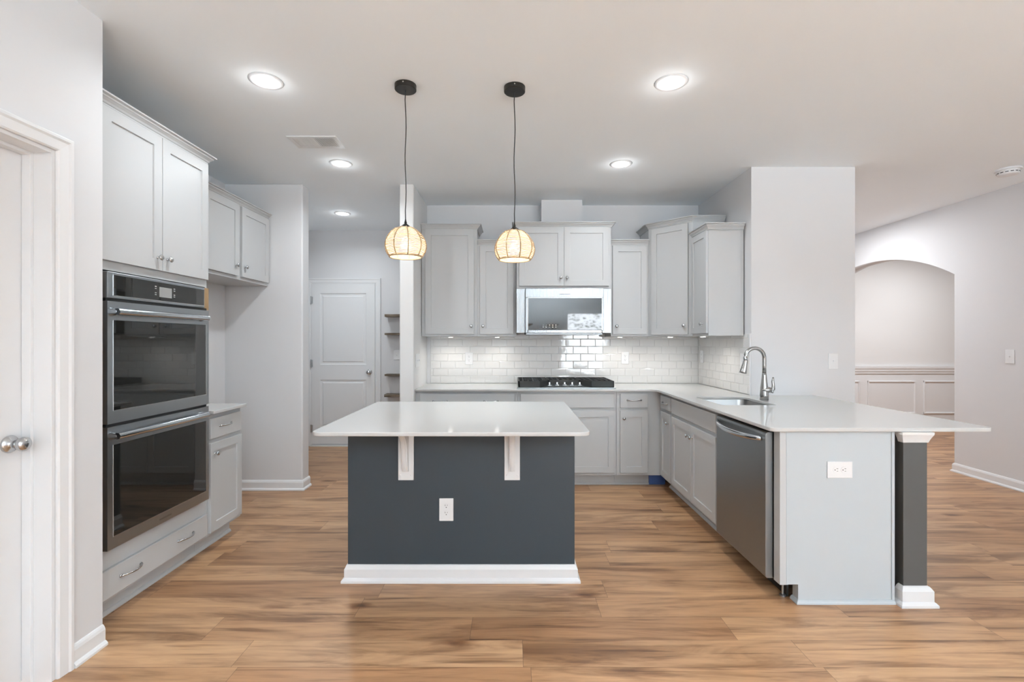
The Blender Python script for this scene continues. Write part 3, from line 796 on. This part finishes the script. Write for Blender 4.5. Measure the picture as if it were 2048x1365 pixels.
ck = thing('gas_cooktop', (0.047, 4.472, CT), 'stainless gas cooktop with black cast iron grates and five front knobs', 'cooktop')
CW, CD = 0.926, 0.52
link('base_plate', B((0, CW, 0, CD, 0.0003, 0.010)), 'steel', ck, bevel=0.003)
bm = bmesh.new()      # raised steel control island at the front centre
cx0, cx1 = 0.245, 0.665
v = [bm.verts.new(q) for q in ((cx0, 0.006, 0.0102), (cx1, 0.006, 0.0102), (cx1-0.06, 0.10, 0.026), (cx0+0.06, 0.10, 0.026), (cx0+0.05, 0.16, 0.0102), (cx1-0.05, 0.16, 0.0102))]
for q in ((0, 1, 2, 3), (3, 2, 5, 4), (0, 3, 4), (1, 5, 2), (0, 4, 5, 1)): bm.faces.new([v[i] for i in q])
link('control_panel', bm, 'steel', ck)
for k in range(5):
    kx = 0.308+k*0.0715
    bm = bmesh.new(); mt = Matrix.Rotation(-0.10, 4, 'X')
    lathe(bm, [(0.023, 0.0), (0.023, 0.006), (0.017, 0.012), (0.0145, 0.016)], 20, mt)
    vs = box(bm, -0.0065, 0.0065, -0.018, 0.016, 0.015, 0.036); bmesh.ops.transform(bm, matrix=mt, verts=vs)
    link('knob', bm, 'chrome', ck, (kx, 0.058, 0.0195), bevel=0.002)
def grate(x0, x1, notch):
    bm = bmesh.new(); zt, zb = 0.070, 0.052; bw = 0.013
    y0, y1 = (0.165 if notch == 'mid' else 0.018), CD-0.02
    ys = [y0, y1-bw]; c0, c1 = x0, x1
    box(bm, x0, x1, y1-bw, y1, 0.012, zt)
    if notch == 'mid':
        box(bm, x0, x1, y0, y0+bw, 0.012, zt)
    elif notch == 'l':
        box(bm, x0, x1-0.085, y0, y0+bw, 0.012, zt)
        vs = box(bm, 0, 0.165, 0, bw, 0.012, zt); bmesh.ops.transform(bm, matrix=Matrix.Translation((x1-0.085, y0, 0)) @ Matrix.Rotation(1.02, 4, 'Z'), verts=vs)
    else:
        box(bm, x0+0.085, x1, y0, y0+bw, 0.012, zt)
        vs = box(bm, -0.165, 0, 0, bw, 0.012, zt); bmesh.ops.transform(bm, matrix=Matrix.Translation((x0+0.085, y0, 0)) @ Matrix.Rotation(-1.02, 4, 'Z'), verts=vs)
    box(bm, x0, x0+bw, y0 if notch in ('l', 'mid') else y0+0.14, y1, 0.012, zt)
    box(bm, x1-bw, x1, y0 if notch in ('r', 'mid') else y0+0.14, y1, 0.012, zt)
    n = 6
    for i in range(1, n):
        xx = x0+(x1-x0)*i/n
        ya = y0 if notch == 'mid' else (y0 if (notch == 'l' and xx < x1-0.09) or (notch == 'r' and xx > x0+0.09) else y0+0.14)
        box(bm, xx-0.005, xx+0.005, ya+0.01, y1-0.01, zb, zt)
    for i in range(1, 4):
        yy = y0+0.15+(y1-y0-0.15)*i/4
        box(bm, x0+0.005, x1-0.005, yy-0.006, yy+0.006, zb-0.004, zt-0.002)
    return link('grate', bm, 'iron', ck, bevel=0.002, seg=1)
grate(0.012, 0.300, 'l'); grate(0.306, 0.610, 'mid'); grate(0.616, 0.914, 'r')
for (bx, by, br) in ((0.15, 0.15, 0.035), (0.15, 0.39, 0.045), (0.458, 0.34, 0.06), (0.765, 0.15, 0.035), (0.765, 0.39, 0.045)):
    bm = bmesh.new(); lathe(bm, [(br+0.012, 0.0102), (br+0.012, 0.018), (br, 0.022), (br, 0.034), (br*0.9, 0.038)], 24)
    link('burner', bm, 'iron', ck, (bx, by, 0))

# ------------------------------------------------------------------ left run: tall oven cabinet, ovens, small base, fridge cabinet
tc = thing('tall_oven_cabinet', (-1.945, 2.190, 0), 'tall grey cabinet that houses the wall ovens beside the near left wall', 'cabinet', None, PI/2)
TW = 0.850; o0 = 2.190
bm = bmesh.new(); dp = 0.655
box(bm, 0, TW, 0, dp, 1.702, 2.490); box(bm, 0, 0.016, 0, dp, 0.11, 1.7018); box(bm, TW-0.016, TW, 0, dp, 0.11, 1.7018)
box(bm, 0.0162, TW-0.0162, 0, dp, 0.11, 0.368); box(bm, 0.0162, TW-0.0162, dp-0.01, dp, 0.3682, 1.7018)
link('carcass', bm, 'cab', tc, bevel=0.001)
door(tc, 2.237-o0, 2.6295-o0, 1.747, 2.480, (2.594-o0, 1.815), st=0.06)
door(tc, 2.6335-o0, 3.029-o0, 1.747, 2.480, (2.668-o0, 1.815), st=0.06)
drawer(tc, 2.225-o0, 3.016-o0, 0.130, 0.268, ((2.413-o0, 0.205), (2.818-o0, 0.205)))
crown(tc, [(-0.03, 0), (TW, 0), (TW, dp)], 2.488, 0.95)
toe(tc, TW, rec=0.078)
link('filler_edge', B((2.944-o0, 3.030-o0, -0.020, -0.0005, 1.556, 1.694)), 'raw_wood', tc)['label'] = 'raw tan wood edge beside the control panel'
link('cutout_shade_strip', B((0.010, 0.046, -0.004, -0.0004, 0.36, 1.70)), 'void', tc)  # dark strip painted in for the shade of the oven cutout

ov = thing('double_wall_oven', (-1.897, 2.239, 0), 'stainless double wall oven with two black glass doors', 'oven', None, PI/2)
OW = 0.748
link('housing', B((0.006, OW-0.006, 0.049, 0.60, 0.372, 1.688)), 'black', ov)
link('control_trim', B((0, OW-0.040, 0, 0.046, 1.565, 1.690)), 'steel', ov, bevel=0.003)
pn = link('control_panel', B((0.034, OW-0.048, -0.0022, -0.0002, 1.579, 1.676)), 'glass_black', ov)
link('panel_edge', B((0.0318, 0.0338, -0.0022, -0.0002, 1.577, 1.678), (OW-0.0478, OW-0.0455, -0.0022, -0.0002, 1.577, 1.678), (0.0318, OW-0.0455, -0.0022, -0.0002, 1.5765, 1.5788)), 'glass_edge', ov)
link('display', B((0.326, 0.420, -0.0032, -0.0024, 1.598, 1.652)), 'display', pn)
for kx in (0.300, 0.440):
    bm = bmesh.new()
    for kz in (1.652, 1.641, 1.618, 1.608): box(bm, kx-0.006, kx+0.006, -0.0031, -0.0024, kz-0.002, kz+0.002)
    link('touch_keys', bm, 'grey_print', pn)
for gz in (1.5502, 0.9532): link('gap_strip', B((0.004, OW-0.004, 0.012, 0.048, gz, gz+0.0146)), 'black', ov)
def oven_door(z0, z1, g0, g1, hz):
    bm = bmesh.new()
    a0, a1 = 0.034, OW-0.026
    for q in ((0, OW, 0, 0.046, g1, z1), (0, OW, 0, 0.046, z0, g0), (0, a0, 0, 0.046, g0, g1), (a1, OW, 0, 0.046, g0, g1)): box(bm, *q)
    bmesh.ops.remove_doubles(bm, verts=bm.verts, dist=1e-5)
    d = link('oven_door', bm, 'steel', ov)
    link('glass', B((a0+0.0003, a1-0.0003, 0.001, 0.044, g0+0.0003, g1-0.0003)), 'glass_black', d)
    e = 0.0022
    link('glass_edge', B((a0-e, a1+e, -0.0012, 0.0008, g0-e, g0), (a0-e, a0, -0.0012, 0.0008, g0, g1), (a1, a1+e, -0.0012, 0.0008, g0, g1)), 'glass_edge', d)
    bm = bmesh.new(); n = 20; pts = [(0.010+(OW-0.078)*i/n, -0.037-0.008*(1-(2*i/n-1)**2), hz) for i in range(n+1)]
    tube(bm, pts, 0.0160, 18)
    for sx in (0.022, OW-0.082):
        tube(bm, [(sx, -0.0005, hz), (sx, -0.010, hz), (sx, -0.034, hz)], [0.022, 0.019, 0.013], 14)
    link('handle', bm, 'chrome', d, smooth=True).modifiers.new('e', 'EDGE_SPLIT').split_angle = 0.7
    return d
oven_door(0.968, 1.550, 1.030, 1.461, 1.500)
d = oven_door(0.372, 0.953, 0.430, 0.866, 0.912)
link('badge', B((0.33, 0.42, -0.0010, -0.0002, 0.393, 0.402)), 'steel_dw', d)

sb = thing('base_cabinet', (-1.945, 3.042, 0), 'small grey base cabinet with a white top, right of the wall ovens', 'cabinet', None, PI/2)
SW = 0.375
carcass(sb, SW, 0.655, 0.11, 0.893); toe(sb, SW, rec=0.078)
drawer(sb, 0.012, 0.357, 0.729, 0.863, ((0.168, 0.803),)); door(sb, 0.010, 0.362, 0.130, 0.703, (0.052, 0.634))
bm = B((XLF+0.003, -1.900, 3.044, 3.420, CT-0.0205, CT))
tag(link('side_countertop', bm, 'quartz', bevel=0.002), 'small white countertop piece on the base cabinet beside the ovens', 'countertop')

fr = thing('fridge_cabinet', (-2.230, 3.400, 0), 'grey two-door upper cabinet above the empty fridge space by the pantry wall', 'cabinet', None, PI/2)
FRW = YP-0.002-3.400; f0 = 3.400
link('carcass', B((0, FRW, 0, 0.375, 1.862, 2.470)), 'cab', fr, bevel=0.001)
door(fr, 3.44-f0, 3.872-f0, 1.888, 2.464, (3.822-f0, 1.969)); door(fr, 3.914-f0, 4.345-f0, 1.888, 2.464, (3.950-f0, 1.971))
crown(fr, [(0, 0.375), (0, 0), (FRW, 0)], 2.468, 0.90)

# ------------------------------------------------------------------ island
isl = thing('kitchen_island', (-0.930, 2.705, 0), 'charcoal kitchen island with white base moulding and two white corbels', 'island')
IW, ID = 1.285, 0.79
link('body', B((0, IW, 0, ID, 0.0, 0.893)), 'dark', isl, bevel=0.002)
BPI = [(0.0005, 0), (0.030, 0), (0.030, 0.012), (0.022, 0.022), (0.016, 0.026), (0.016, 0.072), (0.010, 0.084), (0.006, 0.094), (0.0005, 0.096)]
bm = bmesh.new(); sweep(bm, [(0, ID), (0, 0), (IW, 0), (IW, ID)], BPI, XYZ); link('base_moulding', bm, 'trim', isl)
def corbel(cx):
    bm = B((cx-0.0435, cx+0.0435, -0.011, -0.0003, 0.575, 0.893))
    for s in (-0.030, 0.030): lathe(bm, [(0.005, 0.0), (0.005, 0.002), (0.002, 0.003)], 10, Matrix.Translation((cx+s, -0.011, 0.604)) @ Matrix.Rotation(PI/2, 4, 'X'))
    c = link('corbel', bm, 'trim', isl, bevel=0.0015)
    pr = []                                                  # S-shaped arm
    for i in range(21):
        s = i/20; z = 0.628+(0.890-0.628)*s
        pr.append((-0.024-0.045*math.sin(PI*min(1, s*1.5))*0.55 - 0.176*max(0, (s-0.30)/0.70)**2.0, z))
    bm = bmesh.new()
    for (hw_, off) in ((0.0165, 0.0), (0.0075, 0.006)):
        pf = [(-0.011, 0.626), (-0.02, 0.626)] + [(y-off, z) for y, z in pr] + [(-0.011, 0.890)]
        A = [bm.verts.new((cx-hw_, y, z)) for y, z in pf]; Bv = [bm.verts.new((cx+hw_, y, z)) for y, z in pf]
        bm.faces.new(A); bm.faces.new(Bv)
        for i in range(len(pf)): bm.faces.new((A[i], A[(i+1) % len(pf)], Bv[(i+1) % len(pf)], Bv[i]))
    link('arm', bm, 'trim', c, bevel=0.002)
corbel(0.3315); corbel(0.931)
lp = rounded([(-0.992, 2.333), (0.388, 2.333), (0.388, 3.525), (-0.992, 3.525)], [0.06, 0.06, 0.012, 0.012], 8)
tag(outline('island_countertop', [lp], CT-0.020, CT, 'quartz', None, 0.004), 'white slab with rounded front corners on top of the charcoal island', 'countertop')

# ------------------------------------------------------------------ outlets and switches
def outlet(loc, rotz, label, horiz=False, w=0.080, h=0.128):
    bm = B((-w/2, w/2, -0.006, -0.0004, -h/2, h/2))
    o = tag(link('wall_outlet', bm, 'plate', None, loc, rotz, bevel=0.0025), label, 'outlet')
    for s in (-0.0205, 0.0205):
        bm = bmesh.new()
        lathe(bm, [(0.0172, 0.006), (0.0168, 0.0075)], 24, Matrix.Translation((0, 0, s)) @ Matrix.Rotation(PI/2, 4, 'X'))
        q = link('receptacle', bm, 'plate', o)
        bm = B((-0.0075, -0.0052, -0.0079, -0.0074, s+0.001, s+0.0095), (0.0052, 0.0072, -0.0079, -0.0074, s+0.0022, s+0.0090))
        lathe(bm, [(0.0028, 0.0074), (0.0028, 0.0079)], 10, Matrix.Translation((0, 0, s-0.0065)) @ Matrix.Rotation(PI/2, 4, 'X'))
        link('slots', bm, 'slot', q)
    if horiz: o.rotation_euler[1] = PI/2
    return o
def switch(loc, rotz, label, gangs=1, w=0.080, h=0.128):
    o = tag(link('light_switch', B((-w/2, w/2, -0.006, -0.0004, -h/2, h/2)), 'plate', None, loc, rotz, bevel=0.0025), label, 'switch')
    for k in range(gangs):
        cx = (k-(gangs-1)/2)*0.046
        bm = B((cx-0.005, cx+0.005, -0.0075, -0.0062, -0.012, 0.012))
        v = box(bm, cx-0.0035, cx+0.0035, -0.017, -0.0062, -0.004, 0.006)
        link('toggle', bm, 'plate', o, bevel=0.001)
    return o
outlet((-0.3715, 2.705, 0.4065), 0, 'white duplex outlet low on the charcoal island front')
outlet((1.6965, 2.475, 0.694), 0, 'white outlet set sideways on the pale peninsula end panel', horiz=True, w=0.086, h=0.130)
outlet((-0.453, YB-0.008, 1.177), 0, 'white outlet in the backsplash below the leftmost upper cabinets')
outlet((1.194, YB-0.008, 1.182), 0, 'white outlet in the backsplash right of the cooktop')
outlet((XBR-0.008, 4.93, 1.20), -PI/2, 'white outlet in the right-hand backsplash near the corner')
switch((XBR-0.008, 4.06, 1.19), -PI/2, 'white switch in the tiles behind the faucet')
switch((2.6445, YK, 1.196), 0, 'white switch on the wall block right of the faucet')
switch((XR, 4.418, 1.216), -PI/2, 'white switch on the right-hand wall near the archway')
switch((-1.496, YH, 1.182), 0, 'white switch between the dark hall shelves')
switch((XBL, 4.535, 1.177), PI/2, 'wide white switch plate on the kitchen side of the wall post', gangs=3, w=0.175, h=0.128)

# ------------------------------------------------------------------ hall shelves
for (z0, z1, y0, lb) in ((1.669, 1.702, 6.07, 'top dark wood shelf on the hall wall, beside the white door'), (1.438, 1.463, 6.07, 'second dark wood shelf from the top on the hall wall'),
                         (0.915, 0.938, 6.07, 'dark wood shelf below the hall light switch, third from the top'), (0.650, 0.683, 6.05, 'lowest dark wood shelf on the hall wall')):
    tag(link('hall_shelf', B((-1.621, -1.030, y0, YH-0.0005, z0, z1)), 'shelf', bevel=0.002), lb, 'shelf', 'dark shelves on the hall wall')

# ------------------------------------------------------------------ ceiling fixtures
def recessed(x, y, label, power, frac=1.0):
    bm = bmesh.new(); lathe(bm, [(0.062, -0.0012), (0.066, -0.007), (0.086, -0.0045), (0.090, -0.0004), (0.062, -0.0004)], 40, caps=False)
    o = tag(link('recessed_light', bm, 'trim', None, (x, y, CEIL), smooth=True), label, 'light', 'recessed ceiling lights')
    bm = bmesh.new(); lathe(bm, [(0.0635, -0.0045), (0.0635, -0.0010)], 36); link('lens', bm, 'led', o)
    l = bpy.data.lights.new('downlight', 'AREA'); l.shape = 'DISK'; l.size = 0.12; l.energy = power; l.color = (0.88, 0.955, 1.0); l.spread = 2.75
    lo = bpy.data.objects.new('downlight', l); COL.objects.link(lo); lo.parent = o; lo.location = (0, 0, -0.012)
    l = bpy.data.lights.new('lens_glow', 'POINT'); l.energy = power*0.06; l.color = (0.95, 0.98, 1.0); l.shadow_soft_size = 0.03
    lo = bpy.data.objects.new('lens_glow', l); COL.objects.link(lo); lo.parent = o; lo.location = (0, 0, -0.05)
recessed(-1.357, 2.635, 'round recessed ceiling light nearest the left oven cabinet', DOWNLIGHT)
recessed(0.882, 2.650, 'round recessed ceiling light at front right, above the aisle by the dishwasher', DOWNLIGHT)
recessed(-1.382, 3.858, 'round recessed ceiling light between the air vent and the hall', DOWNLIGHT)
recessed(0.883, 3.868, 'round recessed ceiling light in front of the right-hand upper cabinets', DOWNLIGHT)
recessed(-1.906, 5.370, 'round recessed ceiling light in the hall above the white door', DOWNLIGHT)

vt = thing('air_vent', (-1.58, 3.34, CEIL), 'white rectangular ceiling air register with slatted halves', 'vent')
link('frame', B((0, 0.345, 0, 0.025, -0.006, -0.0004), (0, 0.345, 0.175, 0.20, -0.006, -0.0004), (0, 0.03, 0.025, 0.175, -0.006, -0.0004), (0.315, 0.345, 0.025, 0.175, -0.006, -0.0004), (0.165, 0.180, 0.025, 0.175, -0.006, -0.0004)), 'trim', vt)
link('duct_throat', B((0.03, 0.315, 0.025, 0.175, -0.0015, -0.0005)), 'grey_louver', vt)
def louvers(x0, x1, tilt):
    bm = bmesh.new(); n = 11
    for i in range(n):
        x = x0+(x1-x0)*(i+0.5)/n; w = (x1-x0)/n*0.30
        vs = box(bm, -w, w, 0.026, 0.174, -0.0055, -0.0025)
        for v in vs: v.co.x += x + tilt*(v.co.z+0.004)
    link('louvers', bm, 'trim', vt)
louvers(0.032, 0.164, 1.2); louvers(0.181, 0.313, -1.2)

sd = thing('smoke_detector', (4.145, 3.99, CEIL), 'round white smoke detector on the ceiling near the right-hand wall', 'smoke detector')
bm = bmesh.new(); lathe(bm, [(0.085, -0.0004), (0.085, -0.012)], 36); link('mounting_plate', bm, 'plate', sd)
bm = bmesh.new(); lathe(bm, [(0.070, -0.0125), (0.070, -0.040), (0.064, -0.048), (0.048, -0.052)], 36); dome = link('dome', bm, 'plate', sd)
bm = bmesh.new()
for i in range(14):
    a = 2*PI*i/14
    vs = box(bm, -0.010, 0.010, -0.0712, -0.0700, -0.036, -0.030); bmesh.ops.transform(bm, matrix=Matrix.Rotation(a, 4, 'Z'), verts=vs)
link('vent_slots', bm, 'black', dome)

# ------------------------------------------------------------------ pendants
SH = [(1.999, 0.027), (1.988, 0.056), (1.967, 0.081), (1.946, 0.0965), (1.926, 0.107), (1.905, 0.1125), (1.885, 0.1128), (1.864, 0.1075), (1.844, 0.097), (1.833, 0.088)]
def sh_r(z):
    for (z0, r0), (z1, r1) in zip(SH, SH[1:]):
        if z1 <= z <= z0: return r0+(r1-r0)*(z0-z)/(z0-z1)
    return SH[-1][1] if z < SH[-1][0] else SH[0][1]
def pendant(x, y, dz, label, ph):
    p = thing('pendant_lamp', (x, y, 0), label, 'pendant lamp')
    bm = bmesh.new(); lathe(bm, [(0.060, CEIL-0.0004), (0.060, CEIL-0.026), (0.057, CEIL-0.029), (0.010, CEIL-0.029)], 40); cp = link('canopy', bm, 'bronze', p)
    bm = bmesh.new(); lathe(bm, [(0.004, 0), (0.004, 0.003)], 10, Matrix.Translation((0, -0.060, CEIL-0.013)) @ Matrix.Rotation(PI/2, 4, 'X')); link('set_screw', bm, 'nickel', cp)
    zt = 2.040+dz
    bm = bmesh.new(); n = 14
    tube(bm, [(0.003*math.sin(i*0.9+ph)*(1 if 0 < i < n else 0), 0, zt+(CEIL-0.029-zt)*i/n) for i in range(n+1)], 0.0028, 8); link('cord', bm, 'cord', p, smooth=True)
    bm = bmesh.new(); lathe(bm, [(0.026, 1.999+dz), (0.024, 2.006+dz), (0.014, 2.014+dz), (0.0075, 2.018+dz), (0.0075, 2.026+dz), (0.005, 2.034+dz), (0.0035, 2.044+dz)], 24); link('cap', bm, 'bronze', p, smooth=True)
    bm = bmesh.new(); lathe(bm, [(0.016, 1.945+dz), (0.016, 1.998+dz)], 18); link('socket', bm, 'bronze', p)
    rng = random.Random(int(ph*10)+3)
    bm = bmesh.new(); lathe(bm, [(r-0.0012, z+dz) for z, r in SH], 54, caps=False)
    shd = link('shade', bm, 'liner', p, smooth=True)
    bm = bmesh.new(); n = 20; seg = 54
    for k in range(n):
        z = 1.993-(1.993-1.839)*k/(n-1)
        j = [rng.uniform(-0.0011, 0.0011) for _ in range(9)]
        pts = []
        for i in range(seg):
            a = 2*PI*i/seg
            r = sh_r(z)+0.0004; zz = z+0.0013*math.cos(9*(a-ph))+j[int(9*i/seg)]
            pts.append((r*math.cos(a), r*math.sin(a), zz+dz))
        tube(bm, pts, 0.0020, 6, closed=True)
    link('weave', bm, 'rope_rib', shd, smooth=True)
    for k in range(9):
        a = ph+2*PI*k/9
        bm = bmesh.new(); tube(bm, [((r+0.002)*math.cos(a), (r+0.002)*math.sin(a), z+dz) for z, r in SH], 0.0035, 6); link('rib', bm, 'rope_rib', shd, smooth=True)
    bm = bmesh.new(); tube(bm, [((0.088)*math.cos(2*PI*i/48), 0.088*math.sin(2*PI*i/48), 1.833+dz) for i in range(48)], 0.0042, 8, closed=True); link('rim', bm, 'rope_rib', shd, smooth=True)
    bm = bmesh.new(); lathe(bm, [(0.010, 1.945+dz), (0.016, 1.935+dz), (0.026, 1.915+dz), (0.030, 1.895+dz), (0.026, 1.875+dz), (0.014, 1.864+dz), (0.003, 1.861+dz)], 24); link('bulb', bm, 'bulb', p, smooth=True)
    l = bpy.data.lights.new('bulb_glow', 'POINT'); l.energy = PENDANT; l.color = (1.0, 0.88, 0.68); l.shadow_soft_size = 0.032
    lo = bpy.data.objects.new('bulb_glow', l); COL.objects.link(lo); lo.parent = p; lo.location = (0, 0, 1.892+dz)
pendant(-0.597, 2.678, 0.0, 'round woven rope pendant lamp over the left of the island', -PI/2+PI/9)
pendant(0.0145, 2.700, -0.012, 'round woven rope pendant lamp over the right of the island', -PI/2+PI/9-0.06)

# ------------------------------------------------------------------ added lights (out of view) standing in for those of neighbouring rooms
def added_room_lamp(x, y, e):  # bare lamp without a fixture, added to light an unseen room
    l = bpy.data.lights.new('downlight', 'AREA'); l.shape = 'DISK'; l.size = 0.5; l.energy = e; l.color = (0.95, 0.97, 1.0)
    lo = bpy.data.objects.new('downlight', l); COL.objects.link(lo); lo.location = (x, y, CEIL-0.02)
added_room_lamp(6.0, 6.2, DINING)
added_room_lamp(3.7, 5.8, PASSAGE)

def added_uplighter(x, y, label, e=None):  # unseen floor lamp added to throw fill light onto the ceiling
    t = thing('added_floor_lamp', (x, y, 0), label, 'lamp')
    bm = bmesh.new(); lathe(bm, [(0.14, 0.0), (0.14, 0.015), (0.03, 0.03)], 32); link('base', bm, 'nickel', t)
    bm = bmesh.new(); lathe(bm, [(0.012, 0.030), (0.012, 1.72)], 14); link('pole', bm, 'nickel', t, smooth=True)
    bm = bmesh.new(); lathe(bm, [(0.02, 1.721), (0.10, 1.74), (0.19, 1.80), (0.195, 1.802), (0.185, 1.801), (0.09, 1.745), (0.015, 1.73)], 32, caps=False); link('bowl', bm, 'plate', t, smooth=True)
    l = bpy.data.lights.new('fill_uplight', 'AREA'); l.shape = 'DISK'; l.size = 0.30; l.energy = e or ADDED_UPLIGHT; l.color = (0.79, 0.925, 1.0)
    lo = bpy.data.objects.new('fill_uplight', l); COL.objects.link(lo); lo.parent = t; lo.location = (0, 0, 1.795); lo.rotation_euler = (PI, 0, 0)
added_uplighter(0.35, -3.0, 'added bowl floor lamp by the added left side window, brightening the ceiling')
added_uplighter(1.05, -3.4, 'added bowl floor lamp before the rear window, brightening the ceiling')
added_uplighter(3.2, -2.2, 'added bowl floor lamp near the added patio door, brightening the ceiling')

# ------------------------------------------------------------------ outdoors, seen only as reflections of the rear windows
struct(link('ground', B((-14, 18, -16, YREAR-0.25, -0.4, -0.13), (-14, XL-1.6, YREAR-0.249, 3, -0.4, -0.13), (9.45, 18, YREAR-0.25, 8, -0.4, -0.13), (4.8, 9.45, YREAR-0.25, 3.65, -0.1195, -0.001)), 'ground'))
bm = bmesh.new(); rng = random.Random(4)
for k in range(6500):
    c = Vector((rng.uniform(-3.5, 7.5), rng.uniform(-12.5, -9.0), rng.uniform(-0.1, 4.2)))
    s = rng.uniform(0.05, 0.16)
    e = Matrix.Rotation(rng.uniform(0, 6.28), 3, 'Z') @ Matrix.Rotation(rng.uniform(0, 3.14), 3, 'X')
    q = [c + e @ Vector(v)*s for v in ((-0.5, 0, 0), (0, -0.25, 0.05), (1, 0, 0), (0, 0.25, 0.05))]
    bm.faces.new([bm.verts.new(v) for v in q])
o = link('hedge_foliage', bm, 'leaf'); o['kind'] = 'stuff'; tag(o, 'leafy garden hedge reflected in the microwave door', 'hedge')
